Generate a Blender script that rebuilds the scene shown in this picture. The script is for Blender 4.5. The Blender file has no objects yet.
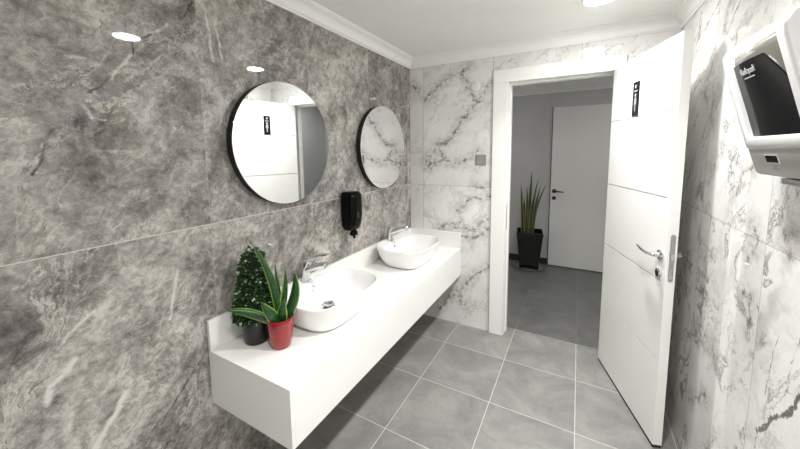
import bpy, bmesh, math, random
from mathutils import Vector, Matrix
R = math.radians
random.seed(7)
SC = bpy.context.scene
COL = SC.collection

# ------------------------------------------------------------------ materials
def lin(r, g=None, b=None):
    if g is None: g = b = r
    f = lambda c: (c/255/12.92 if c/255 <= .04045 else ((c/255+.055)/1.055)**2.4)
    return (f(r), f(g), f(b), 1)

class NT:
    def __init__(s, name):
        s.m = bpy.data.materials.new(name); s.m.use_nodes = True
        s.t = s.m.node_tree; s.t.nodes.clear()
        s.out = s.t.nodes.new('ShaderNodeOutputMaterial')
        s.b = s.t.nodes.new('ShaderNodeBsdfPrincipled')
        s.t.links.new(s.b.outputs[0], s.out.inputs[0])
    def put(s, sock, v):
        if isinstance(v, bpy.types.NodeSocket): s.t.links.new(v, sock)
        else: sock.default_value = v
    def bs(s, **k):
        for n, v in k.items(): s.put(s.b.inputs[n.replace('_', ' ')], v)
        return s
    def coord(s, kind='Object'):
        return s.t.nodes.new('ShaderNodeTexCoord').outputs[kind]
    def math(s, op, a, b=0.0, c=0.0, clamp=False):
        n = s.t.nodes.new('ShaderNodeMath'); n.operation = op; n.use_clamp = clamp
        s.put(n.inputs[0], a); s.put(n.inputs[1], b); s.put(n.inputs[2], c)
        return n.outputs[0]
    def vm(s, op, a, b=(0, 0, 0), scale=None):
        n = s.t.nodes.new('ShaderNodeVectorMath'); n.operation = op
        s.put(n.inputs[0], a)
        if scale is not None: s.put(n.inputs['Scale'], scale)
        else: s.put(n.inputs[1], b)
        return n.outputs['Value'] if op in ('DOT_PRODUCT', 'LENGTH', 'DISTANCE') else n.outputs[0]
    def sep(s, v):
        n = s.t.nodes.new('ShaderNodeSeparateXYZ'); s.put(n.inputs[0], v); return n.outputs
    def comb(s, x=0.0, y=0.0, z=0.0):
        n = s.t.nodes.new('ShaderNodeCombineXYZ')
        for i, v in enumerate((x, y, z)): s.put(n.inputs[i], v)
        return n.outputs[0]
    def mapping(s, v, rot=(0, 0, 0), scale=(1, 1, 1), loc=(0, 0, 0)):
        n = s.t.nodes.new('ShaderNodeMapping'); s.put(n.inputs[0], v)
        n.inputs['Rotation'].default_value = rot; n.inputs['Scale'].default_value = scale; n.inputs['Location'].default_value = loc
        return n.outputs[0]
    def noise(s, v, scale, detail=4, rough=.5, dist=0.0, color=False):
        n = s.t.nodes.new('ShaderNodeTexNoise'); s.put(n.inputs['Vector'], v)
        n.inputs['Scale'].default_value = scale; n.inputs['Detail'].default_value = detail
        n.inputs['Roughness'].default_value = rough; n.inputs['Distortion'].default_value = dist
        return n.outputs['Color' if color else 'Fac']
    def voro(s, v, scale, feature='DISTANCE_TO_EDGE'):
        n = s.t.nodes.new('ShaderNodeTexVoronoi'); n.feature = feature; s.put(n.inputs['Vector'], v)
        n.inputs['Scale'].default_value = scale
        return n.outputs['Distance']
    def ramp(s, f, stops):
        n = s.t.nodes.new('ShaderNodeValToRGB'); s.put(n.inputs[0], f)
        e = n.color_ramp.elements
        while len(e) < len(stops): e.new(.5)
        for q, (p, c) in zip(e, stops):
            q.position = p; q.color = c if len(c) == 4 else (*c, 1)
        return n.outputs[0]
    def mr(s, v, a, b, c=0.0, d=1.0, smooth=True):
        n = s.t.nodes.new('ShaderNodeMapRange'); n.interpolation_type = 'SMOOTHSTEP' if smooth else 'LINEAR'
        s.put(n.inputs[0], v)
        for i, q in enumerate((a, b, c, d)): s.put(n.inputs[i+1], q)
        return n.outputs[0]
    def mix(s, f, a, b, mode='MIX'):
        n = s.t.nodes.new('ShaderNodeMix'); n.data_type = 'RGBA'; n.blend_type = mode
        s.put(n.inputs[0], f); s.put(n.inputs[6], a); s.put(n.inputs[7], b)
        return n.outputs[2]
    def ridge(s, n, w):            # 1 on the n = .5 contour, falling to 0 at distance w
        return s.mr(s.math('ABSOLUTE', s.math('SUBTRACT', n, .5)), 0, w, 1, 0)
    def lines(s, p2, polys, base=None):   # distance from the 2D point to a set of polylines (vein courses)
        d = base
        for poly in polys:
            for A, B in zip(poly[:-1], poly[1:]):
                ba = Vector((B[0]-A[0], B[1]-A[1], 0)); L = max(ba.length_squared, 1e-6)
                pa = s.vm('SUBTRACT', p2, (A[0], A[1], 0))
                t = s.math('MULTIPLY', s.vm('DOT_PRODUCT', pa, ba), 1/L, clamp=True)
                q = s.vm('LENGTH', s.vm('SUBTRACT', pa, s.vm('SCALE', ba, scale=t)))
                d = q if d is None else s.math('MINIMUM', d, q)
        return d
    def bump(s, h, strength=.2, dist=.01):
        n = s.t.nodes.new('ShaderNodeBump'); n.inputs['Strength'].default_value = strength; n.inputs['Distance'].default_value = dist
        s.put(n.inputs['Height'], h); s.put(s.b.inputs['Normal'], n.outputs[0])

def plain(name, col, rough=.5, metal=0.0, spec=.5, coat=0.0, var=.04, vscale=9, **k):
    m = NT(name)
    c = m.coord()
    n = m.noise(c, vscale, 3)
    a = tuple(max(0, x*(1-var)) for x in col[:3])+(1,); b = tuple(min(1, x*(1+var)) for x in col[:3])+(1,)
    m.bs(Base_Color=m.ramp(n, [(.3, a), (.7, b)]), Roughness=rough, Metallic=metal, Specular_IOR_Level=spec, Coat_Weight=coat, **k)
    return m.m

HJ = 1.2378          # height of the slab joint on the three tiled walls

def slab_coords(m, u, z, u0, step):
    """2D slab position, joint mask and a per slab texture offset"""
    q = m.math('DIVIDE', m.math('SUBTRACT', u, u0), step)
    iy = m.math('FLOOR', q)
    du = m.math('MULTIPLY', m.math('ABSOLUTE', m.math('SUBTRACT', q, m.math('ROUND', q))), step)
    iz = m.math('GREATER_THAN', z, HJ)
    dz = m.math('ABSOLUTE', m.math('SUBTRACT', z, HJ))
    off = m.comb(m.math('ADD', m.math('MULTIPLY', iy, 3.71), m.math('MULTIPLY', iz, 9.3)), m.math('MULTIPLY', iy, 1.37), m.math('MULTIPLY', iz, 5.9))
    return du, dz, off

def grey_stone():
    m = NT('grey_marble_slabs')
    x, y, z = m.sep(m.coord())
    du, dz, off = slab_coords(m, y, z, -1.8586, .6)
    p2 = m.comb(y, z, 0)
    p = m.vm('ADD', p2, off)
    warp = m.vm('SUBTRACT', m.noise(p, 5, 5, .6, 0, True), (.5, .5, .5))
    pw = m.vm('ADD', p, m.vm('SCALE', warp, scale=.16))
    diag = m.mapping(m.mapping(pw, rot=(0, 0, R(-60))), scale=(.7, 1.9, 1))
    big = m.noise(diag, 1.9, 9, .68, .9)
    med = m.noise(pw, 7, 9, .72, .6)
    fine = m.noise(p, 34, 6, .75, .4)
    v = m.math('ADD', m.math('MULTIPLY', big, .46), m.math('ADD', m.math('MULTIPLY', med, .46), m.math('MULTIPLY', fine, .42)))
    col = m.ramp(v, [(.51, lin(68, 65, 63)), (.60, lin(116, 112, 108)), (.69, lin(159, 155, 149)), (.80, lin(208, 204, 198))])
    low = m.noise(m.vm('ADD', diag, (2.2, 8.1, 0)), .9, 5, .6, .8)
    col = m.mix(m.mr(low, .36, .62, .5, 0), col, m.mix(1.0, col, lin(186, 182, 184), 'MULTIPLY'))
    # thin crackle of light veins and darker pockets
    cr = m.voro(m.vm('ADD', p, m.vm('SCALE', m.vm('SUBTRACT', m.noise(p, 6, 6, .65, 0, True), (.5, .5, .5)), scale=.35)), 4.2)
    crm = m.math('MULTIPLY', m.mr(cr, 0, .022, 1, 0), m.mr(m.noise(p, 2.6, 3), .46, .66))
    col = m.mix(m.math('MULTIPLY', crm, .6), col, lin(200, 197, 191))
    cr2 = m.voro(m.vm('ADD', p, m.vm('SCALE', m.vm('SUBTRACT', m.noise(p, 13, 6, .7, 0, True), (.5, .5, .5)), scale=.2)), 11)
    col = m.mix(m.math('MULTIPLY', m.math('MULTIPLY', m.mr(cr2, 0, .035, 1, 0), m.mr(m.noise(p, 4.7, 4), .48, .62)), .55), col, lin(190, 187, 181))
    rd = m.ridge(m.noise(diag, 2.1, 9, .64, 1.4), .019)
    col = m.mix(m.math('MULTIPLY', rd, m.mr(med, .42, .6, .12, .8)), col, lin(205, 201, 193))
    dk = m.ridge(m.noise(m.vm('ADD', diag, (4.3, 1.7, 0)), 2.3, 8, .66, 1.2), .012)
    col = m.mix(m.math('MULTIPLY', dk, m.mr(med, .5, .62, 0, .7)), col, lin(70, 66, 61))
    sp = m.mr(m.noise(p, 62, 5, .7), .60, .74)
    col = m.mix(m.math('MULTIPLY', sp, .4), col, lin(92, 87, 81))
    # the large veins of the slabs by the entrance side
    jag = m.vm('ADD', p2, m.vm('SCALE', m.vm('SUBTRACT', m.noise(p2, 16, 5, .65, 0, True), (.5, .5, .5)), scale=.034))
    white = [[(-2.2,.7),(-2.23,.65),(-2.29,.58)], [(-2.32,.89),(-2.36,.85),(-2.38,.81)], [(-2.04,.9),(-2.0,1.08)],
             [(-2.08,1.88),(-2.15,1.79)], [(-2.33,.97),(-2.31,.99),(-2.25,1.03)],
             [(-1.82,2.12),(-1.8,1.92)], [(-1.78,2.05),(-1.76,1.94)], [(-2.02,1.96),(-1.97,2.01)]]
    d = m.lines(jag, white)
    wv = m.math('MULTIPLY', m.mr(d, .001, .009, 1, 0), m.mr(m.noise(p2, 21, 5, .7), .34, .54, .25, .95))
    col = m.mix(wv, col, lin(208, 205, 198))
    d = m.lines(jag, [[(-2.19,.71),(-2.23,.65),(-2.29,.57)], [(-2.31,.90),(-2.36,.85),(-2.38,.80)]])
    col = m.mix(m.math('MULTIPLY', m.mr(d, .004, .017, 1, 0), m.mr(m.noise(p2, 26, 5, .7), .36, .54, .1, .9)), col, lin(214, 211, 206))
    dark = [[(-1.87,2.13),(-1.91,2.05)], [(-2.02,1.96),(-2.08,1.92),(-2.08,1.88)], [(-2.15,1.79),(-2.18,1.75),(-2.21,1.73)],
            [(-2.3,1.61),(-2.32,1.56),(-2.33,1.51),(-2.35,1.48)], [(-1.95,.67),(-2.02,.59),(-2.1,.51)]]
    jag2 = m.vm('ADD', p2, m.vm('SCALE', m.vm('SUBTRACT', m.noise(p2, 30, 4, .6, 0, True), (.5, .5, .5)), scale=.02))
    d = m.lines(jag2, dark)
    col = m.mix(m.math('MULTIPLY', m.mr(d, .001, .006, 1, 0), m.mr(m.noise(p2, 14, 3), .35, .55, .4, 1)), col, lin(62, 57, 52))
    # grout
    col = m.mix(m.math('MULTIPLY', m.mr(dz, .001, .0028, 1, 0), .9), col, lin(206, 203, 196))
    col = m.mix(m.math('MULTIPLY', m.mr(du, .0006, .0018, 1, 0), .45), col, lin(176, 172, 165))
    m.bs(Base_Color=col, Roughness=.03, Specular_IOR_Level=.75)
    return m.m

def white_marble(name, axis, u0, step, grey, bold=(), seed=0.0, mirror=1, amt=1.0):
    m = NT(name)
    s = m.sep(m.coord())
    u, z = s[axis], s[2]
    du, dz, off = slab_coords(m, u, z, u0, step)
    p2 = m.comb(u, z, 0)
    p = m.vm('ADD', m.comb(m.math('MULTIPLY', u, mirror), z, seed), off)
    warp = m.vm('SUBTRACT', m.noise(p, 3.2, 6, .62, 0, True), (.5, .5, .5))
    pw = m.vm('ADD', p, m.vm('SCALE', warp, scale=.34))
    diag = m.mapping(m.mapping(pw, rot=(0, 0, R(-52))), scale=(.62, 1.6, 1))
    base = m.ramp(m.noise(p, 2.2, 5, .6), [(.35, lin(222, 221, 218)), (.65, lin(238, 237, 235))])
    n1 = m.noise(diag, 1.7, 9, .62, .7)
    patch = m.mr(m.noise(diag, 1.25, 4, .55), .5, .68)
    # broad soft grey clouds
    col = m.mix(m.math('MULTIPLY', m.mr(n1, .53, .70), .62*amt), base, lin(166, 163, 158))
    # long thin veins
    v1 = m.ridge(n1, .022)
    col = m.mix(m.math('MULTIPLY', v1, m.mr(m.noise(p, 5, 4), .4, .6, .12*amt, .75*amt)), col, lin(118, 113, 106))
    v2 = m.ridge(m.noise(m.vm('ADD', diag, (7.7, 2.1, 0)), 2.7, 9, .66, 1.0), .009)
    col = m.mix(m.math('MULTIPLY', v2, m.mr(m.noise(p, 3, 4), .46, .62, .05, .7)), col, lin(126, 121, 114))
    # crumbly dark clusters
    cl = m.math('MULTIPLY', m.mr(m.noise(pw, 7.5, 10, .76, .5), .45, .64), m.mr(m.noise(diag, 2.1, 7, .62), .5, .66))
    col = m.mix(m.math('MULTIPLY', cl, .8*amt), col, lin(104, 101, 97))
    jag = m.vm('ADD', p2, m.vm('SCALE', m.vm('SUBTRACT', m.noise(p2, 9, 6, .68, 0, True), (.5, .5, .5)), scale=.13))
    if grey:
        d = m.lines(jag, grey)
        br = m.noise(p2, 24, 6, .75)
        soft = m.math('MULTIPLY', m.mr(d, 0, .085, 1, 0), m.mr(br, .38, .62, .1, .62))
        col = m.mix(soft, col, lin(150, 146, 139))
        hard = m.math('MULTIPLY', m.mr(d, .001, .019, 1, 0), m.mr(br, .40, .56, .0, .85))
        col = m.mix(hard, col, lin(96, 92, 86))
    if bold:
        jb = m.vm('ADD', p2, m.vm('SCALE', m.vm('SUBTRACT', m.noise(p2, 17, 5, .65, 0, True), (.5, .5, .5)), scale=.05))
        d = m.lines(jb, bold[0]); col = m.mix(m.math('MULTIPLY', m.mr(m.math('ADD', d, m.math('MULTIPLY', m.noise(p2, 15, 5, .7), .018)), .0150, .0190, 1, 0), m.mr(m.noise(p2, 40, 4, .7), .3, .5, .7, .95)), col, lin(88, 84, 79))
        d = m.lines(jb, bold[1]); col = m.mix(m.math('MULTIPLY', m.mr(d, .001, .005, 1, 0), m.mr(m.noise(p2, 15, 4, .7), .32, .55, .25, .85)), col, lin(120, 116, 110))
    col = m.mix(m.math('MULTIPLY', m.mr(dz, .0006, .002, 1, 0), .7), col, lin(140, 137, 132))
    col = m.mix(m.math('MULTIPLY', m.mr(du, .0008, .0022, 1, 0), .75), col, lin(150, 147, 142))
    m.bs(Base_Color=col, Roughness=.03, Specular_IOR_Level=.75)
    return m.m

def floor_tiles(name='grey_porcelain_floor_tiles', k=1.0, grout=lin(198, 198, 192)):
    m = NT(name)
    x, y, z = m.sep(m.coord())
    S = .462
    def axis(c, o):
        q = m.math('DIVIDE', m.math('SUBTRACT', c, o), S)
        return m.math('FLOOR', q), m.math('MULTIPLY', m.math('ABSOLUTE', m.math('SUBTRACT', q, m.math('ROUND', q))), S)
    ix, dx = axis(x, .4703); iy, dy = axis(y, -.3226)
    p = m.vm('ADD', m.comb(x, y, 0), m.comb(m.math('MULTIPLY', ix, 2.7), m.math('MULTIPLY', iy, 4.1), 0))
    n = m.noise(p, 3.2, 8, .66, .8)
    f = m.noise(p, 40, 4, .7)
    v = m.math('ADD', m.math('MULTIPLY', n, .8), m.math('MULTIPLY', f, .2))
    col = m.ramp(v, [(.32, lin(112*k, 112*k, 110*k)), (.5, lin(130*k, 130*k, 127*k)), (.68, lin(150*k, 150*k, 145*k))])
    d = m.math('MINIMUM', dx, dy)
    g = m.mr(d, .0012, .0028, 1, 0)
    col = m.mix(m.math('MULTIPLY', g, .85), col, grout)
    m.bs(Base_Color=col, Roughness=m.mr(n, .3, .7, .3, .42), Specular_IOR_Level=.4)
    m.bump(m.math('MULTIPLY', g, -1), .25, .002)
    return m.m

def leaf_mat(name, c1, c2, edge=None, scale=30, rough=.38):
    m = NT(name)
    c = m.coord('UV'); u, v, _ = m.sep(c)
    n = m.noise(m.mapping(c, scale=(2, 9, 1)), 3, 5, .6, .6)
    col = m.ramp(n, [(.38, c1), (.62, c2)])
    if edge:
        e = m.math('ABSOLUTE', m.math('SUBTRACT', u, .5))
        col = m.mix(m.mr(e, .40, .45), col, edge)
    m.bs(Base_Color=col, Roughness=rough)
    return m.m

def emit(name, col, s):
    m = NT(name)
    m.bs(Base_Color=(.9, .9, .9, 1), Emission_Color=col, Emission_Strength=s, Roughness=.4)
    return m.m

LAMP_GLOW, LAMP_W, LAMP_SPREAD = 118.0, 11.0, 115
MATS = {}
M = MATS
M['stone'] = grey_stone()
BACK_V = [[(.71,2.06),(.6,1.92),(.49,1.81),(.4,1.67),(.25,1.55),(.14,1.43)], [(.6,1.92),(.55,2.03),(.47,2.17)], [(.55,2.22),(.38,2.16),(.25,2.08),(.14,2.0)],
          [(.02,2.14),(.09,2.06)], [(.4,1.67),(.29,1.56),(.33,1.46),(.21,1.39)], [(.14,1.39),(.29,1.46),(.43,1.43),(.56,1.48),(.64,1.54)],
          [(.59,1.24),(.73,1.25)], [(.46,1.02),(.55,1.12),(.73,1.17)], [(.43,.88),(.60,.86),(.72,1.0)], [(.43,.78),(.65,.81),(.73,.9)], [(.29,.85),(.48,.94)], [(.5,.32),(.61,.47),(.74,.58)], [(.29,.08),(.44,.3),(.53,.19)]]
RIGHT_V = [[(-.58,1.94),(-.53,1.79),(-.65,1.66)], [(-.98,1.34),(-1.04,1.44),(-1.08,1.48)], [(-1.13,1.28),(-1.17,1.24),(-1.13,1.15)], [(-1.09,1.03),(-1.18,1.03),(-1.18,.93)],
           [(-.74,1.46),(-.8,1.53)], [(-.69,.32),(-.87,.47)], [(-.74,.7),(-.9,.69)], [(-1.31,1.3),(-1.36,1.24)]]
M['marble_back'] = white_marble('white_marble_slabs_back', 0, .1309, .6064, BACK_V, seed=1.3, amt=.42)
M['marble_right'] = white_marble('white_marble_slabs_right', 1, -1.2299, .6, RIGHT_V,
    ([[(-1.47,.9),(-1.44,.83),(-1.36,.74),(-1.3,.66)]], [[(-1.3,.66),(-1.29,.59)], [(-1.32,.79),(-1.33,.91),(-1.35,1.0)], [(-1.42,.87),(-1.42,.96),(-1.45,1.04)]]), seed=6.1, mirror=-1)
M['floor'] = floor_tiles()
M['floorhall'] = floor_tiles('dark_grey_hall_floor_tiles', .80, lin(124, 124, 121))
M['gunmetal'] = plain('dark_nickel', (.10, .10, .105, 1), .3, 1.0)
M['ceiling'] = plain('matt_white_ceiling_paint', lin(238, 238, 235), .8, var=.01)
M['plaster'] = plain('white_plaster_moulding', lin(246, 246, 243), .5, var=.01)
M['hallwall'] = plain('grey_hall_wall_finish', lin(200, 200, 200), .45, var=.05, vscale=3)
M['hallbase'] = plain('dark_grey_skirting', lin(52, 52, 53), .4)
M['doorpaint'] = plain('satin_white_door_lacquer', lin(240, 240, 237), .3, var=.008)
M['groove'] = plain('door_core_board', lin(205, 205, 202), .6)
M['solid'] = plain('white_solid_surface', lin(236, 236, 233), .22, var=.008)
M['ceramic'] = plain('white_glazed_ceramic', lin(240, 240, 239), .06, var=.005, coat=.3)
M['chrome'] = plain('polished_chrome', (.72, .72, .73, 1), .1, 1.0, var=.02)
M['steel'] = plain('brushed_steel', (.5, .5, .51, 1), .32, 1.0, var=.08, vscale=60)
M['hole'] = plain('dark_recess', lin(22, 22, 23), .6)
M['blackgloss'] = plain('black_gloss_plastic', lin(7, 7, 8), .16, var=.1, spec=.12)
M['smoke'] = plain('smoked_plastic_window', lin(32, 32, 33), .05)
M['mirrorback'] = plain('black_mirror_back', lin(16, 16, 17), .6)
m = NT('silvered_glass'); n = m.noise(m.coord(), 3, 2)
m.bs(Base_Color=m.ramp(n, [(.3, (.93, .94, .935, 1)), (.7, (.94, .95, .945, 1))]), Metallic=1.0, Roughness=.005); M['mirror'] = m.m
M['whiteplastic'] = plain('white_abs_plastic', lin(222, 222, 221), .25, var=.01)
M['chinshade'] = plain('plastic_chin_shade', lin(190, 190, 186), .22, var=.02)  # greyer than the housing: shade of the downward-facing chin painted into its colour
M['coverplastic'] = plain('warm_grey_gloss_cover', lin(104, 103, 95), .14, var=.02)
M['plategrey'] = plain('grey_metal_plate', lin(140, 140, 139), .4, var=.05)
M['printgrey'] = plain('printed_grey_ink', lin(150, 150, 150), .5)
M['printlight'] = plain('printed_light_ink', lin(172, 172, 172), .5)
M['redpot'] = plain('glossy_red_ceramic', lin(140, 8, 20), .1, var=.06, coat=.4)
M['darkpot'] = plain('dark_brown_plastic_pot', lin(24, 22, 20), .35, var=.1)
M['blackpot'] = plain('glossy_black_planter', lin(12, 12, 12), .12, var=.1)
M['saucer'] = plain('grey_brown_saucer', lin(132, 124, 119), .4, var=.1)
M['soil'] = plain('potting_soil', lin(40, 31, 24), .95, var=.4, vscale=70)
M['box'] = leaf_mat('boxwood_leaf', lin(24, 50, 28), lin(64, 100, 56), rough=.2)
M['boxglint'] = leaf_mat('boxwood_leaf_glint', lin(130, 158, 122), lin(186, 204, 170), rough=.2)  # pale leaf colour stands in for whitish glints on the foliage
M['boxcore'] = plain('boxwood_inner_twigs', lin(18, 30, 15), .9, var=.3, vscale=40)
M['snake'] = leaf_mat('snake_plant_leaf_yellow_margin', lin(14, 42, 20), lin(40, 88, 36), lin(140, 166, 74))
M['snakehall'] = leaf_mat('snake_plant_leaf_tall', lin(44, 56, 36), lin(104, 114, 76), lin(172, 165, 108))
M['lamp'] = emit('downlight_diffuser_glow', (1.0, .99, .975, 1), LAMP_GLOW)
M['hallfill'] = emit('hall_fill_glow', (1.0, .99, .975, 1), 110.0)
M['signface'] = plain('black_sign_plate', lin(18, 18, 19), .2)

# ------------------------------------------------------------------ geometry helpers
def obj(name, bm, mat, parent=None, smooth=False, bevel=0.0, seg=2, angle=40, loc=None):
    bmesh.ops.recalc_face_normals(bm, faces=bm.faces)
    me = bpy.data.meshes.new(name); bm.to_mesh(me); bm.free()
    mats = mat if isinstance(mat, (list, tuple)) else [mat]
    for q in mats: me.materials.append(M[q])
    o = bpy.data.objects.new(name, me); COL.objects.link(o)
    if smooth:
        for f in me.polygons: f.use_smooth = True
        if angle: me.set_sharp_from_angle(angle=R(angle))
    if bevel:
        b = o.modifiers.new('bevel', 'BEVEL'); b.width = bevel; b.segments = seg; b.limit_method = 'ANGLE'; b.angle_limit = R(35)
        b.harden_normals = False
        for f in me.polygons: f.use_smooth = True
        me.set_sharp_from_angle(angle=R(60))
    if parent: o.parent = parent
    if loc: o.location = loc
    return o

def thing(name, label, cat, loc=(0, 0, 0), rotz=0.0, group=None, kind=None):
    o = bpy.data.objects.new(name, None); COL.objects.link(o); o.empty_display_size = .05
    o.location = loc; o.rotation_euler = (0, 0, rotz)
    return tag(o, label, cat, group, kind)

def tag(o, label=None, cat=None, group=None, kind=None):
    if label: o['label'] = label
    if cat: o['category'] = cat
    if group: o['group'] = group
    if kind: o['kind'] = kind
    return o

def box(bm, x0, x1, y0, y1, z0, z1):
    v = [bm.verts.new((x, y, z)) for x in (x0, x1) for y in (y0, y1) for z in (z0, z1)]
    for f in ((0, 1, 3, 2), (4, 6, 7, 5), (0, 4, 5, 1), (2, 3, 7, 6), (0, 2, 6, 4), (1, 5, 7, 3)):
        bm.faces.new([v[i] for i in f])
    return bm
def B(*a):
    return box(bmesh.new(), *a)

def loft(bm, rings, cap0=True, cap1=True, mat=0):
    vs = [[bm.verts.new(p) for p in r] for r in rings]
    n = len(vs[0])
    for a, b in zip(vs[:-1], vs[1:]):
        for i in range(n):
            f = bm.faces.new((a[i], a[(i+1) % n], b[(i+1) % n], b[i])); f.material_index = mat
    if cap0: bm.faces.new(vs[0][::-1]).material_index = mat
    if cap1: bm.faces.new(vs[-1]).material_index = mat
    return bm

def circ(c, r, ax, n=32, u=None):
    ax = Vector(ax).normalized(); c = Vector(c)
    u = Vector(u) if u else (Vector((0, 0, 1)).cross(ax) if abs(ax.z) < .9 else Vector((1, 0, 0)))
    u = (u - ax*u.dot(ax)).normalized(); w = ax.cross(u)
    return [c + (u*math.cos(2*math.pi*i/n) + w*math.sin(2*math.pi*i/n))*r for i in range(n)]

def lathe(bm, c, ax, prof, n=40, caps=(True, True)):     # prof: (radius, distance along ax)
    ax = Vector(ax).normalized(); c = Vector(c)
    return loft(bm, [circ(c+ax*h, max(r, 1e-4), ax, n) for r, h in prof], *caps)

def tube(bm, pts, radii, n=14, flat=1.0, up=(0, 0, 1)):
    rings = []
    pts = [Vector(p) for p in pts]
    for i, p in enumerate(pts):
        t = (pts[min(i+1, len(pts)-1)] - pts[max(i-1, 0)]).normalized()
        s = t.cross(Vector(up)).normalized(); w = s.cross(t)
        r = radii[i] if isinstance(radii, (list, tuple)) else radii
        rings.append([p + s*math.cos(2*math.pi*k/n)*r + w*math.sin(2*math.pi*k/n)*r*flat for k in range(n)])
    return loft(bm, rings)

def prism(bm, poly, y0, y1, f):        # poly in (a, b); f(a, b, t) -> xyz
    return loft(bm, [[f(a, b, y0) for a, b in poly], [f(a, b, y1) for a, b in poly]])

def sellipse(cx, cy, z, ax, ay, e=3.0, n=72):
    o = []
    for i in range(n):
        t = 2*math.pi*i/n; c, s = math.cos(t), math.sin(t)
        o.append((cx + ax*math.copysign(abs(c)**(2/e), c), cy + ay*math.copysign(abs(s)**(2/e), s), z))
    return o

def text_mesh(txt, size, extrude=.0004, shear=0.0):
    cu = bpy.data.curves.new('lettering', 'FONT'); cu.body = txt; cu.size = size; cu.extrude = extrude; cu.shear = shear
    cu.align_x = 'CENTER'; cu.align_y = 'CENTER'
    t = bpy.data.objects.new('lettering', cu); COL.objects.link(t)
    bpy.context.view_layer.update()
    me = bpy.data.meshes.new_from_object(t.evaluated_get(bpy.context.evaluated_depsgraph_get()))
    bpy.data.objects.remove(t); bpy.data.curves.remove(cu)
    return me

# ------------------------------------------------------------------ the room
W, ZC, YF = 1.875, 2.345, -3.4         # width, ceiling height, the wall behind the viewer
OX0, OX1, OZ = .855, 1.582, 2.058      # doorway
def struct(name, bm, mat, label=None, cat=None, **k):
    o = obj(name, bm, mat, **k); o['kind'] = 'structure'
    if label: o['label'] = label
    if cat: o['category'] = cat
    return o
struct('floor', B(-.9, 3.0, YF-.1, .1394, -.1, 0), 'floor', 'grey square porcelain floor tiles with pale grout', 'floor')
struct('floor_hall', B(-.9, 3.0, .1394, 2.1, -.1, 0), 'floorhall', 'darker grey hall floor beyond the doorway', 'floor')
struct('wall_left', B(-.1, 0, YF, 0, 0, ZC+.1), 'stone', 'polished grey brown marble wall behind the mirrors', 'wall')
struct('wall_right', B(W, W+.1, YF, 0, 0, ZC+.1), 'marble_right', 'white marble wall with grey veins behind the open door', 'wall')
bm = B(-.9, OX0, 0, .1, 0, 2.5); box(bm, 1.6, 3.0, 0, .1, 0, 2.5); box(bm, OX0, 1.6, 0, .1, OZ+.02, 2.5)
struct('wall_back', bm, 'marble_back', 'white marble wall with grey veins around the doorway', 'wall')
struct('wall_front', B(-.1, W+.1, YF-.1, YF, 0, ZC+.1), 'marble_back', 'white marble wall closing the washroom', 'wall')
struct('ceiling', B(0, W, YF, 0, ZC, ZC+.1), 'ceiling', 'plain white washroom ceiling with round downlights', 'ceiling')
# crown moulding: profile (distance from wall, drop below ceiling), mitred in the corners
cp = [(0, .078), (.009, .078), (.012, .070), (.018, .068), (.020, .058)]
for i in range(7):
    a = math.pi/2*i/6
    cp.append((.052-.032*math.cos(a), .020+.036*(1-math.sin(a))))
cp += [(.057, .019), (.058, .012), (.066, .011), (.070, .004), (.070, 0), (0, 0)]
def crown(name, f0, f1, label):
    bm = bmesh.new(); loft(bm, [[f0(d, h) for d, h in cp], [f1(d, h) for d, h in cp]])
    return struct(name, bm, 'plaster', label, 'moulding')
crown('trim_1', lambda d, h: (d, YF+d, ZC-h), lambda d, h: (d, -d, ZC-h), 'white stepped crown moulding above the grey marble wall')
crown('trim_2', lambda d, h: (d, -d, ZC-h), lambda d, h: (W-d, -d, ZC-h), 'white stepped crown moulding above the doorway wall')
crown('trim_3', lambda d, h: (W-d, -d, ZC-h), lambda d, h: (W-d, YF+d, ZC-h), 'white stepped crown moulding above the right marble wall')
crown('trim_4', lambda d, h: (d, YF+d, ZC-h), lambda d, h: (W-d, YF+d, ZC-h), 'white stepped crown moulding above the closing wall')
# hall beyond the doorway
HY, HZ = 2.0, 2.40
struct('wall_hall', B(-.9, 3.0, HY, HY+.1, 0, 2.5), 'hallwall', 'plain grey hall wall beyond the doorway', 'wall')
struct('wall_hall_left', B(-.9, -.8, .1, HY, 0, 2.5), 'hallwall', 'grey end wall of the hall', 'wall')
struct('wall_hall_right', B(2.9, 3.0, .1, HY, 0, 2.5), 'hallwall', 'grey end wall of the hall', 'wall')
struct('ceiling_hall', B(-.8, 2.9, .1, HY, HZ, HZ+.1), 'ceiling', 'white hall ceiling', 'ceiling')
bm = bmesh.new()
hp = [(0, .14), (.012, .14), (.016, .12), (.03, .105), (.07, .05), (.085, .02), (.1, .015), (.1, 0), (0, 0)]
loft(bm, [[(-.8, HY-d, HZ-h) for d, h in hp], [(2.9, HY-d, HZ-h) for d, h in hp]])
struct('trim_5', bm, 'plaster', 'pale crown moulding at the top of the hall wall', 'moulding')
struct('baseboard_hall', B(-.8, 1.035, HY-.012, HY, 0, .085), 'hallbase', 'dark skirting along the grey hall wall', 'skirting')

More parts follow.
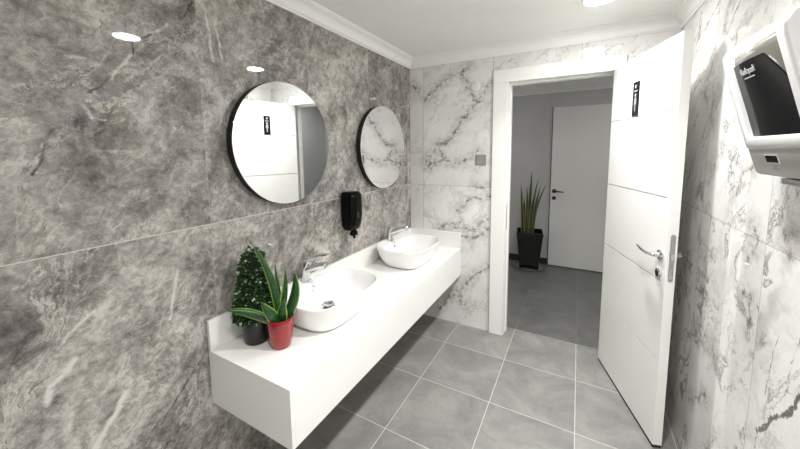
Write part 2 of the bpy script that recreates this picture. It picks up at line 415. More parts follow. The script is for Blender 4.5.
# door frame: header, casings and jamb linings, with the strike plate in the left jamb
fr = thing('trim_6', 'white door frame around the doorway in the back wall', 'door frame', (OX0, 0, 0), kind='structure')
def fbox(name, mat, *a, **k):
    x0, x1, y0, y1, z0, z1 = a
    return obj(name, B(x0-OX0, x1-OX0, y0, y1, z0, z1), mat, fr, **k)
fbox('casing', 'doorpaint', .743, OX0, -.02, 0, 0, OZ, bevel=.003)
fbox('casing', 'doorpaint', OX1, 1.600, -.02, .10, 0, OZ, bevel=.002)
fbox('header', 'doorpaint', .743, 1.600, -.02, 0, OZ, 2.157, bevel=.003)
fbox('jamb', 'doorpaint', OX0-.02, OX0+.004, 0, .10, 0, OZ)
fbox('jamb', 'doorpaint', 1.546, OX1, .055, .10, 0, OZ-.014)
fbox('jamb_head', 'doorpaint', OX0+.004, OX1, 0, .10, OZ, OZ+.02)
fbox('door_stop', 'doorpaint', OX0+.004, OX0+.016, .055, .10, 0, OZ-.014, bevel=.002)
fbox('door_stop', 'doorpaint', OX0+.004, OX1, .055, .10, OZ-.014, OZ)
fbox('strike_plate', 'steel', OX0+.004, OX0+.006, .012, .036, .90, 1.10)
# the small dark scribble on the header, left of the door
bm = bmesh.new()
pts = [(1.397, 2.106), (1.401, 2.094), (1.408, 2.104), (1.404, 2.092), (1.414, 2.092), (1.421, 2.099), (1.428, 2.093), (1.436, 2.098), (1.446, 2.095), (1.458, 2.097)]
tube(bm, [(x-OX0, -.0204, z) for x, z in pts], .0016, 8, up=(0, 1, 0))
obj('mark', bm, 'plategrey', fr)

# ------------------------------------------------------------------ the open door
ROT = math.atan2(-.957, .29)
DL = .722
door = thing('door_1', 'open white washroom door with horizontal grooves beside the right marble wall', 'door', (1.536, .001, 0), ROT, kind='structure')
bm = B(0, DL, .013, .042, .018, 2.067)
zs = [.018, .472, .880, 1.300, 1.722, 2.067]
for a, b in zip(zs[:-1], zs[1:]):
    box(bm, 0, .688, 0, .013, a+(.0034 if a > .1 else 0), b-(.0034 if b < 2 else 0))
box(bm, .688, DL, 0, .013, .018, 2.067)
leaf = obj('leaf', bm, 'doorpaint', door)
obj('weather_strip', B(.002, DL-.002, .001, .040, .003, .018), 'hole', leaf)
# lever set (hall side faces the viewer, the other lever shows past the edge)
for side in (-1, 1):
    y0 = 0 if side < 0 else .042
    lv = bmesh.new()
    lathe(lv, (.674, y0, 1.010), (0, side, 0), [(.026, 0), (.026, .006), (.023, .009), (.012, .010), (.011, .040), (.006, .046)], 28)
    tube(lv, [(.674, y0+side*.040, 1.010), (.655, y0+side*.050, 1.010), (.62, y0+side*.053, 1.012), (.58, y0+side*.050, 1.017), (.545, y0+side*.046, 1.022)], [.010, .010, .009, .009, .006], 12, .75)
    obj('lever_handle', lv, 'chrome', door, smooth=True)
    kr = bmesh.new(); lathe(kr, (.669, y0, .915), (0, side, 0), [(.025, 0), (.025, .006), (.021, .009), (.014, .009)], 28)
    kr = obj('key_rosette', kr, 'chrome', door, smooth=True)
    kc = bmesh.new(); lathe(kc, (.669, y0+side*.0095, .920), (0, side, 0), [(.008, 0), (.008, .003)], 16); box(kc, .666, .672, min(y0+side*.0095, y0+side*.0125), max(y0+side*.0095, y0+side*.0125), .899, .916)
    obj('cylinder_lock', kc, 'hole', kr)
bm = bmesh.new()
pl = [(math.cos(t)*.0105+.021, math.sin(t)*.0105+(1.115 if i < 9 else .900)) for i, t in enumerate([math.pi*k/8 for k in range(9)]+[math.pi+math.pi*k/8 for k in range(9)])]
loft(bm, [[(DL, a, b) for a, b in pl], [(DL+.0022, a, b) for a, b in pl]])
lp = obj('lock_plate', bm, 'steel', door)
bm = bmesh.new(); prism(bm, [(.013, 1.000), (.029, 1.000), (.029, 1.030), (.013, 1.030)], DL+.002, DL+.009, lambda a, b, t: (t, a, b))
obj('latch', bm, 'chrome', lp, bevel=.002)
bm = B(DL+.002, DL+.0032, .014, .028, .905, .950)
obj('bolt', bm, 'chrome', lp)
for z in (.25, 1.05, 1.85):
    bm = bmesh.new(); lathe(bm, (-.004, .044, z-.045), (0, 0, 1), [(.006, 0), (.006, .09)], 14)
    obj('hinge', bm, 'steel', door, smooth=True)

# sign on the door: black plate with a pictogram of a person
ex = Vector((math.cos(ROT), math.sin(ROT), 0)); ey = Vector((-math.sin(ROT), math.cos(ROT), 0))
def on_door(x, y, z=0): return Vector((1.536, .001, 0)) + ex*x + ey*y + Vector((0, 0, z))
sg = thing('restroom_sign', 'narrow black sign plate with grey pictogram on the upper part of the open white door', 'sign', on_door(.288, -.0008, 1.728), ROT)
obj('plate', B(0, .072, -.004, 0, 0, .196), 'signface', sg, bevel=.0015)
pb = bmesh.new()
def disc(bm, x, z, r, y0=-.0042, y1=-.0050, n=20): loft(bm, [[(x+math.cos(2*math.pi*i/n)*r, y, z+math.sin(2*math.pi*i/n)*r) for i in range(n)] for y in (y0, y1)])
disc(pb, .036, .118, .010)
disc(pb, .034, .168, .010)
box(pb, .018, .054, -.005, -.0042, .138, .146)
for poly in ([(.026, .104), (.046, .104), (.049, .066), (.043, .066), (.042, .094), (.041, .026), (.037, .026), (.036, .062), (.035, .026), (.031, .026), (.030, .094), (.029, .066), (.023, .066)],):
    loft(pb, [[(a, y, b) for a, b in poly] for y in (-.0042, -.0050)])
obj('pictogram', pb, 'plategrey', sg)

# ------------------------------------------------------------------ hall door
d2 = thing('door_2', 'closed white flush door in the grey hall wall', 'door', (1.04, HY, 0), kind='structure')
obj('leaf', B(.006, .90, -.028, -.002, .010, 2.075), 'doorpaint', d2, bevel=.002)
obj('jamb', B(-.004, .006, -.012, 0, 0, 2.085), 'hallbase', d2)
obj('weather_strip', B(.008, .898, -.024, -.004, .002, .010), 'hole', d2)
bm = bmesh.new()
lathe(bm, (.05, -.028, 1.005), (0, -1, 0), [(.026, 0), (.026, .006), (.022, .009), (.011, .010), (.010, .042)], 24)
tube(bm, [(.05, -.068, 1.005), (.075, -.076, 1.005), (.12, -.078, 1.002), (.165, -.074, .998)], [.010, .009, .008, .006], 10)
obj('lever_handle', bm, 'gunmetal', d2, smooth=True)
bm = bmesh.new(); lathe(bm, (.05, -.028, .913), (0, -1, 0), [(.025, 0), (.025, .006), (.02, .009)], 24)
kr = obj('key_rosette', bm, 'gunmetal', d2, smooth=True)
bm = bmesh.new(); lathe(bm, (.05, -.037, .913), (0, -1, 0), [(.009, 0), (.009, .002)], 14); obj('cylinder_lock', bm, 'hole', kr)

# ------------------------------------------------------------------ vanity counter
HT, HB, CD, YL, BS = .697, .4585, .4906, -1.907, .1336
vc = thing('vanity_counter', 'long white wall hung washroom counter carrying both basins along the grey marble wall', 'counter', (0, YL, 0))
Lc = -YL
obj('countertop', B(.001, CD, 0, Lc-.001, HT-.020, HT), 'solid', vc, bevel=.0015)
obj('front_panel', B(CD-.020, CD-.0004, .020, Lc-.001, HB, HT-.0202), 'solid', vc, bevel=.001)
obj('end_panel', B(.001, CD-.0002, .0004, .020, HB, HT-.0202), 'solid', vc, bevel=.001)
obj('bottom_panel', B(.001, CD-.020, .020, Lc-.001, HB+.004, HB+.022), 'solid', vc)
obj('back_splash', B(.001, .018, 0, Lc-.001, HT, HT+BS), 'solid', vc, bevel=.0015)
obj('side_splash', B(.018, CD, Lc-.018, Lc-.001, HT, HT+BS), 'solid', vc, bevel=.0015)

# ------------------------------------------------------------------ basins and taps
def make_basin(y, label, ring):
    t = thing('vessel_basin', label, 'basin', (.240, y, HT), group='white vessel basins on the counter')
    bm = bmesh.new()
    E = 3.2
    out = [(0, .122, .176, .006), (.004, .124, .179, .006), (.005, .134, .190, .006), (.012, .143, .200, .005), (.030, .158, .215, .003), (.060, .174, .231, .001), (.100, .189, .246, 0), (.130, .198, .2555, 0), (.141, .2015, .259, 0)]
    rings = [sellipse(dx, 0, z, a, b, E) for z, a, b, dx in out]
    rings += [sellipse(0, 0, .145, .2010, .2585, E), sellipse(0, 0, .1465, .1985, .256, E), sellipse(0, 0, .145, .1950, .2525, E), sellipse(.001, 0, .1395, .192, .2495, E),
              sellipse(.012, 0, .134, .179, .245, E), sellipse(.022, 0, .126, .166, .239, E), sellipse(.026, 0, .110, .158, .231, 3.1), sellipse(.026, 0, .080, .146, .215, 3.0), sellipse(.022, 0, .055, .128, .190, 2.8),
              sellipse(.014, 0, .040, .102, .150, 2.5), sellipse(.004, 0, .032, .07, .10, 2.2), sellipse(-.012, 0, .029, .036, .045, 2.0), sellipse(-.014, 0, .0285, .012, .014, 2.0)]
    loft(bm, rings)
    obj('bowl', bm, 'ceramic', t, smooth=True, angle=0)
    bm = bmesh.new(); lathe(bm, (-.014, 0, .0285), (0, 0, 1), [(.040, 0), (.040, .004), (.036, .008), (.033, .007), (.032, .004)], 32)
    dr = obj('drain', bm, 'chrome', t, smooth=True)
    bm = bmesh.new(); lathe(bm, (-.014, 0, .0355), (0, 0, 1), [(.026, 0), (.028, .012), (.026, .016), (.012, .0185)], 32)
    obj('drain_plug', bm, 'chrome', dr, smooth=True)
    # overflow in the rear wall of the bowl
    n = Vector((.92, 0, .38)).normalized(); c = Vector((-.1285, .012 if ring else 0, .097))
    bm = bmesh.new()
    if ring: lathe(bm, c - n*.004, n, [(.0165, 0), (.0165, .0065), (.0140, .0080), (.0105, .0072), (.0098, .004)], 24)
    else: lathe(bm, c - n*.004, n, [(.0085, 0), (.0085, .0062), (.005, .0064)], 24)
    ov = obj('overflow', bm, 'chrome' if ring else 'hole', t, smooth=True)
    if ring:
        bm = bmesh.new(); lathe(bm, c - n*.003, n, [(.0098, 0), (.0098, .0045)], 20); obj('overflow_hole', bm, 'hole', ov)
    return t
make_basin(-1.404, 'white ceramic vessel basin nearest the red pot, with chrome overflow ring', True)
make_basin(-.502, 'white ceramic vessel basin at the far end of the counter, by the white marble wall', False)

def make_tap(y, label):
    t = thing('basin_tap', label, 'tap', (.062, y, HT+.138), group='chrome mixer taps on the basins')
    t.scale = (1.08, 1.08, 1.08)
    bm = bmesh.new()
    # leaning body
    rings = []
    for h, rx, ry, dx in [(0, .0265, .0265, 0), (.004, .0275, .0275, 0), (.006, .0248, .0248, 0), (.03, .0235, .0235, .001), (.06, .0230, .0235, .004), (.085, .0235, .0235, .008), (.098, .020, .020, .010), (.102, .010, .010, .011)]:
        rings.append([(dx+rx*math.cos(2*math.pi*i/28), ry*math.sin(2*math.pi*i/28), h) for i in range(28)])
    loft(bm, rings)
    obj('body', bm, 'chrome', t, smooth=True)
    bm = bmesh.new()
    tube(bm, [(.008, 0, .055), (.035, 0, .068), (.075, 0, .085), (.115, 0, .099), (.142, 0, .106), (.147, 0, .1065)], [.0205, .020, .0190, .0178, .0165, .010], 20, .85)
    sp = obj('spout', bm, 'chrome', t, smooth=True)
    bm = bmesh.new(); lathe(bm, (.134, 0, .096), (.3, 0, -1), [(.010, 0), (.010, .009), (.007, .010)], 18); obj('aerator', bm, 'steel', sp, smooth=True)
    bm = bmesh.new()
    pr = [(-.016, .100, .017), (-.006, .112, .0195), (.02, .124, .0195), (.06, .137, .0165), (.11, .150, .014), (.15, .158, .0125), (.158, .159, .009)]
    rings = []
    for x, z, w in pr:
        th = .0042 if x < .15 else .0025
        rings.append([(x+dzx, yy, z+zz) for yy, zz, dzx in ((-w, -th, .001), (-w, th*.6, 0), (-w*.6, th, 0), (w*.6, th, 0), (w, th*.6, 0), (w, -th, .001))])
    loft(bm, rings)
    obj('lever', bm, 'chrome', t, smooth=True, angle=50)
    bm = bmesh.new(); lathe(bm, (.0235, 0, .045), (1, 0, .05), [(.0045, -.004), (.0045, .0015)], 14); obj('indicator', bm, 'hole', t)
    return t
make_tap(-1.398, 'chrome lever mixer tap on the basin nearest the red pot')
make_tap(-.488, 'chrome lever mixer tap on the far basin by the white marble wall')

# ------------------------------------------------------------------ mirrors
def make_mirror(y, z, r, label):
    t = thing('wall_mirror', label, 'mirror', (0.0005, y, z), group='round wall mirrors above the counter')
    bm = bmesh.new(); lathe(bm, (0, 0, 0), (1, 0, 0), [(r-.006, 0), (r-.001, .003), (r-.001, .040)], 96); obj('backing', bm, 'mirrorback', t, smooth=True)
    bm = bmesh.new(); lathe(bm, (.040, 0, 0), (1, 0, 0), [(r, 0), (r, .003), (r-.0015, .004)], 128); obj('glass', bm, 'mirror', t, smooth=True, angle=20)
make_mirror(-1.461, 1.581, .3065, 'large round mirror above the basin nearest the red pot')
make_mirror(-.517, 1.567, .312, 'round mirror at the far end, near the white marble wall')

# ------------------------------------------------------------------ soap dispenser
sd = thing('soap_dispenser', 'black wall mounted soap dispenser between the two round mirrors', 'soap dispenser', (.0005, -.958, 1.022))
bm = bmesh.new()
rings = []
for h, a, b, d in [(0, .030, .040, .046), (.006, .036, .050, .048), (.03, .046, .060, .048), (.10, .051, .064, .052), (.21, .051, .064, .052), (.240, .048, .061, .050), (.252, .040, .052, .046), (.256, .024, .034, .042)]:
    r_ = sellipse(d, 0, h, a, b, 4.5, 48)
    rings.append([(max(x, 0), y, z) for x, y, z in r_])
loft(bm, rings)
obj('housing', bm, 'blackgloss', sd, smooth=True, angle=50)
obj('level_window', B(.1015, .1035, -.012, .012, .085, .12), 'smoke', sd, bevel=.0008)
bm = bmesh.new(); lathe(bm, (.060, 0, .004), (.12, 0, -1), [(.020, 0), (.020, .014), (.026, .018), (.027, .036), (.022, .042), (.010, .046), (.009, .06)], 24)
obj('nozzle', bm, 'blackgloss', sd, smooth=True)
obj('catch_tab', B(.062, .082, .060, .064, .120, .128), 'whiteplastic', sd)

# ------------------------------------------------------------------ plants on the counter
def leaf_strip(bm, base, tip, width, bow, fold=.25, roll=0.0, mat=0, n=12, prof=None):
    """variegated blade: 5 columns with uv, thin but solid"""
    base, tip = Vector(base), Vector(tip)
    ax = tip-base; L = ax.length; t0 = ax.normalized()
    bow = Vector(bow)
    uvl = bm.loops.layers.uv.verify()
    side0 = t0.cross(Vector((-.78, .63, .1)) if abs(t0.z) > .35 else Vector((0, 0, 1))).normalized()
    side0 = Matrix.Rotation(roll, 3, t0) @ side0
    rows = []
    for i in range(n+1):
        s = i/n
        p = base + ax*s + bow*(4*s*(1-s))
        tan = (ax + bow*(4-8*s)).normalized()
        sd = (side0 - tan*side0.dot(tan)).normalized(); nn = sd.cross(tan)
        w = width*(prof(s) if prof else (math.sin(math.pi*min(1, .16+.84*s)**.8)**.75 if s < .999 else .02))
        w = max(w, .0006)
        row = []
        for u in (0, .25, .5, .75, 1):
            q = (u-.5)*2
            row.append((p + sd*q*w/2 + nn*abs(q)*w*fold, u, s))
        rows.append((row, nn))
    th = .0011
    for sgn in (1, -1):
        vs = [[bm.verts.new(p+nn*th*sgn) for p, u, s in row] for row, nn in rows]
        for i in range(n):
            for j in range(4):
                f = bm.faces.new((vs[i][j], vs[i][j+1], vs[i+1][j+1], vs[i+1][j])); f.material_index = mat; f.smooth = True
                for lp_, (a, b) in zip(f.loops, ((i, j), (i, j+1), (i+1, j+1), (i+1, j))):
                    lp_[uvl].uv = (rows[a][0][b][1], rows[a][0][b][2])
        if sgn == 1: top = vs
        else:
            n4 = 4
            for i in range(n):
                for j in (0, n4):
                    f = bm.faces.new((top[i][j], top[i+1][j], vs[i+1][j], vs[i][j])); f.material_index = mat
                    for lp_ in f.loops: lp_[uvl].uv = (0.0, i/n)
    return bm

# topiary
tp = thing('boxwood_topiary', 'small cone shaped green topiary in a dark pot behind the red pot', 'plant', (.116, -1.755, HT))
bm = bmesh.new(); lathe(bm, (0, 0, 0), (0, 0, 1), [(.048, .0005), (.051, .006), (.064, .110), (.067, .112), (.067, .122), (.061, .122), (.059, .105)], 36)
pt_ = obj('pot', bm, 'darkpot', tp, smooth=True)
bm = bmesh.new(); lathe(bm, (0, 0, .1035), (0, 0, 1), [(.0585, 0), (.055, .004), (.02, .007)], 28); obj('soil', bm, 'soil', pt_)
bm = bmesh.new(); uvl = bm.loops.layers.uv.verify()
def trad(h):     # silhouette radius of the cone at height h above counter
    s = (h-.105)/.315
    return (.100 - .056*s**1.15)*(1.0 if s > .08 else .86+1.7*s)*(1 if s < .9 else max(.45, 1-((s-.9)/.1)**2*.55))
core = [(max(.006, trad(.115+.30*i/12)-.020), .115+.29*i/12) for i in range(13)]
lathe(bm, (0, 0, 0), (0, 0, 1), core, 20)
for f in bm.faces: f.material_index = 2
rnd = random.Random(3)
def little(bm, c, d, w, L, mi):
    d = d.normalized(); s = d.cross(Vector((rnd.uniform(-1, 1), rnd.uniform(-1, 1), rnd.uniform(-1, 1)))).normalized(); nn = s.cross(d)
    P = [c, c+d*L*.35+s*w*.5+nn*w*.12, c+d*L*.75+s*w*.42+nn*w*.1, c+d*L, c+d*L*.75-s*w*.42+nn*w*.1, c+d*L*.35-s*w*.5+nn*w*.12]
    v = [bm.verts.new(p) for p in P]
    for q, uv in (((0, 1, 2, 3), ((.5, 0), (1, .35), (1, .75), (.5, 1))), ((0, 3, 4, 5), ((.5, 0), (.5, 1), (0, .75), (0, .35)))):
        f = bm.faces.new([v[i] for i in q]); f.material_index = mi
        for lp_, u in zip(f.loops, uv): lp_[uvl].uv = u
for i in range(2000):
    h = .108 + .31*(1-math.sqrt(rnd.random())) if rnd.random() < .5 else .108+.312*rnd.random()
    a = rnd.random()*2*math.pi
    r0 = max(.004, trad(h) - rnd.uniform(.010, .024))
    c = Vector((math.cos(a)*r0, math.sin(a)*r0, h))
    d = Vector((math.cos(a), math.sin(a), rnd.uniform(-.5, .9))) + Vector((rnd.uniform(-.6, .6), rnd.uniform(-.6, .6), 0))
    little(bm, c, d, rnd.uniform(.009, .0125), rnd.uniform(.014, .021), 1 if rnd.random() < .15 else 0)
me_limit = -.094
for v in bm.verts: v.co.x = max(v.co.x, me_limit)
obj('foliage', bm, ['box', 'boxglint', 'boxcore'], tp)

# small snake plant in a red pot
sp = thing('snake_plant', 'small yellow edged snake plant in a glossy red pot on the counter', 'plant', (.247, -1.732, HT))
bm = bmesh.new(); lathe(bm, (0, 0, 0), (0, 0, 1), [(.037, .0005), (.041, .004), (.050, .05), (.0565, .115), (.0585, .132), (.0575, .135), (.0545, .133), (.052, .110)], 40)
rp = obj('pot', bm, 'redpot', sp, smooth=True)
bm = bmesh.new(); lathe(bm, (0, 0, .1075), (0, 0, 1), [(.0525, 0), (.05, .003), (.015, .006)], 28); obj('soil', bm, 'soil', rp)
RT = Vector((.63, .78, 0)); FW = Vector((-.78, .63, 0)); UP = Vector((0, 0, 1))    # across the counter plant, away, up
def L3(a, b, c): return RT*a + FW*b + UP*c
blades = [  # base, tip, width, bow, fold, roll
    (L3(.002, .004, .10), L3(-.090, .03, .450), .040, L3(.026, 0, .0), .35, .55),
    (L3(-.012, -.012, .108), L3(-.200, -.03, .212), .036, L3(-.01, -.01, .026), .30, .5),
    (L3(-.006, -.022, .108), L3(-.070, -.05, .232), .048, L3(.004, -.014, .0), .22, .3),
    (L3(.006, -.018, .108), L3(.020, -.04, .224), .044, L3(-.006, -.012, .0), .22, -.2),
    (L3(.014, .0, .108), L3(.066, -.005, .322), .046, L3(.020, .0, -.006), .3, -.35),
    (L3(.008, .010, .108), L3(.030, .022, .335), .036, L3(.016, 0, 0), .65, .8),
    (L3(.0, .016, .108), L3(-.010, .045, .350), .024, L3(.004, 0, 0), .3, .2)]
for b, t, w, bow, fo, ro in blades:
    bm = bmesh.new(); leaf_strip(bm, b, t, w, bow, fo, ro)
    obj('leaf', bm, 'snake', sp)
# dry hair-like tip of the tallest leaf
bm = bmesh.new(); tube(bm, [L3(-.090, .03, .446), L3(-.102, .032, .470), L3(-.118, .034, .486)], [.0016, .0011, .0005], 6); obj('leaf_tip', bm, 'soil', sp)

# ------------------------------------------------------------------ hall plant
hpx = (.832, 1.775)
sc = bmesh.new(); lathe(sc, (0, 0, 0), (0, 0, 1), [(.150, .0005), (.180, .006), (.192, .030), (.186, .030), (.172, .012), (.02, .011)], 48)
so = obj('plant_saucer', sc, 'saucer', smooth=True, loc=(hpx[0], hpx[1], 0)); tag(so, 'round grey brown saucer under the black hall planter', 'saucer')
hpt = thing('tall_snake_plant', 'tall snake plant in a glossy black square planter in the hall', 'plant', (hpx[0], hpx[1], .0115), R(8))
def sq(r, z, n=1): return [(r*a, r*b, z) for a, b in ((-1, -1), (1, -1), (1, 1), (-1, 1))]
bm = bmesh.new(); loft(bm, [sq(.112, .0005), sq(.152, .44), sq(.157, .44), sq(.159, .478), sq(.146, .478), sq(.140, .42)])
hb = obj('planter', bm, 'blackpot', hpt, bevel=.004)
obj('soil', B(-.136, .136, -.136, .136, .40, .425), 'soil', hb)
HL = [(-.09, -.03, -.125, -.03, 1.10, .040), (-.06, .02, -.085, .03, .92, .042), (-.04, -.05, -.045, -.06, 1.02, .046), (-.01, .0, .005, .0, 1.262, .044), (.0, -.04, .03, -.05, .94, .046),
      (.02, .03, .085, .04, 1.16, .038), (.04, -.02, .11, -.04, 1.07, .040), (.05, .0, .190, -.02, 1.13, .042), (-.03, .05, -.05, .07, 1.06, .040), (-.05, -.06, -.10, -.08, .88, .040)]
for bx, by, tx, ty, tz, w in HL:
    bm = bmesh.new()
    leaf_strip(bm, (bx, by, .42), (tx, ty, tz), w, ((tx-bx)*-.30, 0, 0), .18, random.uniform(-.5, .5), prof=lambda s: (.62+.38*math.sin(math.pi*min(1, s*1.25)))*(1 if s < .78 else max(.03, (1-(s-.78)/.22)**.8)))
    obj('leaf', bm, 'snakehall', hpt)

# ------------------------------------------------------------------ paper towel dispenser
Y0, Y1 = -1.362, -1.680          # far and near cheek
pd = thing('paper_towel_dispenser', 'white wall mounted paper towel dispenser with glossy black front panel on the right marble wall', 'towel dispenser', (W-.0005, Y0, 1.45))
def F(a, b, t): return (-a, t, b-1.45)
front = [(.166, 1.808), (.177, 1.786), (.173, 1.764), (.161, 1.720), (.140, 1.644), (.121, 1.575), (.115, 1.556)]
arm = [(0, 1.932), (.035, 1.902), (.105, 1.852)] + front + [(.108, 1.540), (0, 1.535)]
LN_ = Y1-Y0
bm = bmesh.new(); prism(bm, arm, 0, -.021, F); obj('cheek', bm, 'whiteplastic', pd, bevel=.006, seg=3)
bm = bmesh.new(); prism(bm, arm, LN_+.034, LN_, F); obj('cheek', bm, 'whiteplastic', pd, bevel=.006, seg=3)
ins = .010
top = [(0, 1.925), (.026, 1.890), (.090, 1.838), (.146, 1.798), (.157, 1.782), (.155, 1.764), (.141, 1.714), (.121, 1.645), (.099, 1.566), (0, 1.566)]
bm = bmesh.new(); prism(bm, top, -.021, LN_+.034, F); obj('top_cover', bm, 'coverplastic', pd, bevel=.003)
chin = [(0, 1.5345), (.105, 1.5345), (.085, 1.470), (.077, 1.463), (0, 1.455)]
bm = bmesh.new(); prism(bm, chin, -.0005, LN_+.0005, F); ch = obj('chin', bm, 'chinshade', pd, bevel=.002)
bm = bmesh.new(); prism(bm, [(0, 1.566), (.106, 1.566), (.1155, 1.562), (.1135, 1.548), (.1075, 1.535), (0, 1.535)], -.0005, LN_+.0005, F); obj('front_rail', bm, 'whiteplastic', pd, bevel=.003)
# black panel: follows the front between the cheeks, with one rounded shoulder
pz = [1.567, 1.61, 1.64, 1.68, 1.71, 1.733, 1.748, 1.757]
def front_d(z):
    pf = [(.099, 1.566), (.121, 1.645), (.141, 1.714), (.155, 1.764), (.157, 1.79)]
    for (a, b), (c, d) in zip(pf[:-1], pf[1:]):
        if z <= d: return a+(c-a)*(z-b)/(d-b)
    return .157
bm = bmesh.new(); ra = []
for z in pz:
    s = (z-1.567)/.2
    near = LN_+.0345 + (0 if z < 1.64 else .085*((z-1.64)/.102)**1.3)
    row = []
    for k in range(9):
        u = k/8; y = -.0215+(near+.0215)*u
        row.append((-(front_d(z)+.0035+.0045*math.sin(math.pi*u)), y, z-1.45))
    ra.append(row)
vs = [[bm.verts.new(p) for p in r] for r in ra]; vb = [[bm.verts.new((p[0]+.0032+.0045*math.sin(math.pi*k/8), p[1], p[2])) for k, p in enumerate(r)] for r in ra]
for i in range(len(pz)-1):
    for k in range(8):
        bm.faces.new((vs[i][k], vs[i][k+1], vs[i+1][k+1], vs[i+1][k])); bm.faces.new((vb[i][k], vb[i+1][k], vb[i+1][k+1], vb[i][k+1]))
    for k in (0, 8): bm.faces.new((vs[i][k], vs[i+1][k], vb[i+1][k], vb[i][k]))
for i in (0, len(pz)-1):
    for k in range(8): bm.faces.new((vs[i][k], vs[i][k+1], vb[i][k+1], vb[i][k]))
pn = obj('front_panel', bm, 'blackgloss', pd, smooth=True, angle=45)
# lettering on the panel
def place_text(txt, size, y, z, d, tilt, mat, parent, name='lettering'):
    me = text_mesh(txt, size); me.materials.append(M[mat])
    # text lies in its xy plane; reading direction runs to the viewer's right (-y), facing the room (-x)
    e1 = Vector((0, -1, 0)); nrm = Vector((-math.cos(tilt), 0, -math.sin(tilt))); e2 = nrm.cross(e1)
    mx = Matrix((e1, e2, nrm)).transposed().to_4x4(); mx.translation = Vector((-d, y, z-1.45))
    me.transform(mx)
    o = bpy.data.objects.new(name, me); COL.objects.link(o); o.parent = parent; return o
TL = math.atan2(.014, .05)
place_text('Rulopak', .024, -.106, 1.732, front_d(1.732)+.0090, TL, 'printlight', pn)
bm = bmesh.new()
zz = 1.714
loft(bm, [[(-(front_d(zz+dz_)+.0072+o_), y, zz+dz_-1.45) for y, dz_ in ((-.078, 0), (-.134, 0), (-.134, .003), (-.078, .003))] for o_ in (0, .0012)])
obj('underline', bm, 'printlight', pn)
# sensor window and icon on the chin
def chin_d(z): return .085+(z-1.470)*(.105-.085)/(.0645)
def chin_quad(y0, y1, z0, z1, off0, off1):
    bm = bmesh.new()
    loft(bm, [[(-(chin_d(z)+o_), y, z-1.45) for y, z in ((y0, z0), (y1, z0), (y1, z1), (y0, z1))] for o_ in (off0, off1)])
    return bm
obj('sensor_bezel', chin_quad(-.083, -.147, 1.496, 1.519, -.001, .0012), 'whiteplastic', ch)
obj('sensor_window', chin_quad(-.087, -.143, 1.499, 1.516, .0008, .0020), 'blackgloss', ch)
bm = chin_quad(-.112, -.118, 1.480, 1.492, -.0005, .0008)
for a, b, c, d in ((-.106, -.110, 1.478, 1.486), (-.120, -.124, 1.480, 1.488), (-.126, -.130, 1.478, 1.484), (-.100, -.104, 1.479, 1.483)):
    loft(bm, [[(-(chin_d(z)+o_), y, z-1.45) for y, z in ((a, c), (b, c), (b, d), (a, d))] for o_ in (-.0005, .0008)])
obj('hand_icon', bm, 'printgrey', ch)
obj('towel_outlet', B(-.075, -.030, LN_+.040, LN_+.21, -.004, .010), 'steel', pd, bevel=.002)

# ------------------------------------------------------------------ small things on the back wall
bm = bmesh.new(); lathe(bm, (0, 0, 0), (0, -1, 0), [(.042, .0004), (.043, .004), (.041, .012), (.034, .017), (.018, .019)], 40)
o = obj('wall_sensor', bm, 'whiteplastic', smooth=True, loc=(.598, 0, 2.052)); tag(o, 'small round white cap high on the marble wall left of the doorway', 'sensor')
pltt = thing('blank_plate', 'square grey metal plate on the marble wall left of the doorway', 'wall plate', (.650, .0004, 1.460))
obj('plate', B(-.044, .044, -.007, -.0004, -.044, .044), 'plategrey', pltt, bevel=.003)
obj('insert', B(-.034, .034, -.0085, -.007, -.034, .034), 'plategrey', pltt, bevel=.001)

# ------------------------------------------------------------------ downlights and added hall lamps
for y, lab in ((-.51, 'round recessed downlight in the ceiling nearest the doorway'), (-1.525, 'round recessed downlight in the ceiling above the towel dispenser'), (-2.54, 'round recessed downlight in the ceiling farthest from the doorway')):
    t = thing('ceiling_downlight', lab, 'ceiling light', (1.415, y, ZC), group='round ceiling downlights')
    bm = bmesh.new(); lathe(bm, (0, 0, 0), (0, 0, -1), [(.086, .0003), (.086, .004), (.080, .006), (.072, .0045)], 48, (True, False)); obj('ring', bm, 'plaster', t, smooth=True)
    bm = bmesh.new(); lathe(bm, (0, 0, 0), (0, 0, -1), [(.072, .0025), (.071, .0042), (.02, .0048)], 48); obj('diffuser', bm, 'lamp', t)
    la = bpy.data.lights.new('downlight_beam', 'AREA'); la.shape = 'DISK'; la.size = .13; la.energy = LAMP_W; la.spread = R(LAMP_SPREAD); la.color = (1, .99, .975)
    lo = bpy.data.objects.new('downlight_beam', la); COL.objects.link(lo); lo.parent = t; lo.location = (0, 0, -.008)
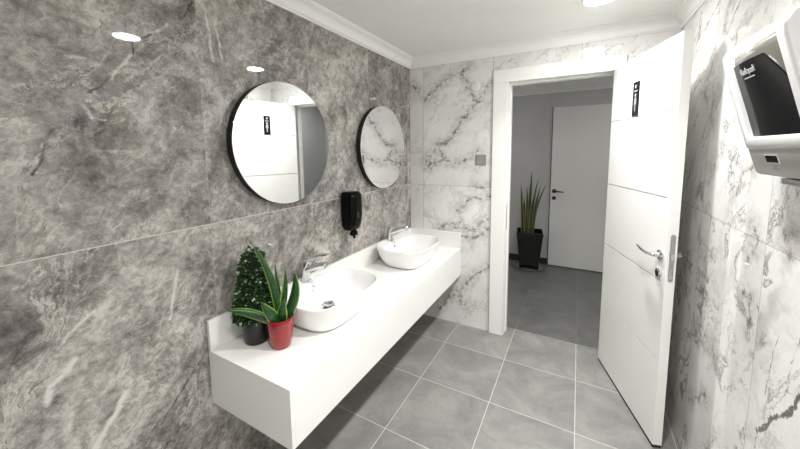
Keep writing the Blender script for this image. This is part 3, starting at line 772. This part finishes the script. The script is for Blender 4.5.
for x in (-.35, 2.5):  # unseen lamps added to brighten the hall wall more than its floor
    t = thing('hall_fill_lamp', 'unseen lamp added at the hall ceiling to brighten the hall, ' + ('left of the doorway' if x < 1 else 'right of the doorway'), 'ceiling light', (x, 1.0, HZ), group='added hall fill lamps')
    bm = bmesh.new(); lathe(bm, (0, 0, 0), (0, 0, -1), [(.094, .0003), (.094, .004), (.088, .006), (.080, .0045)], 32, (True, False)); obj('ring', bm, 'plaster', t, smooth=True)
    bm = bmesh.new(); lathe(bm, (0, 0, 0), (0, 0, -1), [(.080, .0025), (.079, .0042), (.02, .0048)], 32); obj('diffuser', bm, 'hallfill', t)

# ------------------------------------------------------------------ world, camera, view
w = bpy.data.worlds.new('World'); SC.world = w; w.use_nodes = True
w.node_tree.nodes['Background'].inputs[0].default_value = (.02, .02, .02, 1)
cam = bpy.data.cameras.new('camera'); co = bpy.data.objects.new('camera', cam); COL.objects.link(co)
cx, cy, cz, yaw, pit, rol, fpx, py = 1.3522, -2.6393, 1.5355, .5067, -.1030, -.0099, 321.57, -39.698
Fv = Vector((-math.sin(yaw)*math.cos(pit), math.cos(yaw)*math.cos(pit), math.sin(pit)))
Rv = Vector((math.cos(yaw), math.sin(yaw), 0)); Uv = Rv.cross(Fv)
R2 = math.cos(rol)*Rv + math.sin(rol)*Uv; U2 = -math.sin(rol)*Rv + math.cos(rol)*Uv
mx = Matrix((R2, U2, -Fv)).transposed().to_4x4(); mx.translation = (cx, cy, cz)
co.matrix_world = mx
cam.sensor_fit = 'HORIZONTAL'; cam.sensor_width = 36; cam.lens = 36*fpx/800
cam.shift_x = 0; cam.shift_y = py/800
cam.clip_start = .02
SC.camera = co
vs_ = SC.view_settings
vs_.view_transform = 'Standard'; vs_.look = 'None'; vs_.gamma = 1; vs_.use_curve_mapping = False; vs_.exposure = 0.15
SC.cycles.max_bounces = 12; SC.cycles.diffuse_bounces = 6; SC.cycles.glossy_bounces = 6
SC.cycles.sample_clamp_indirect = 8
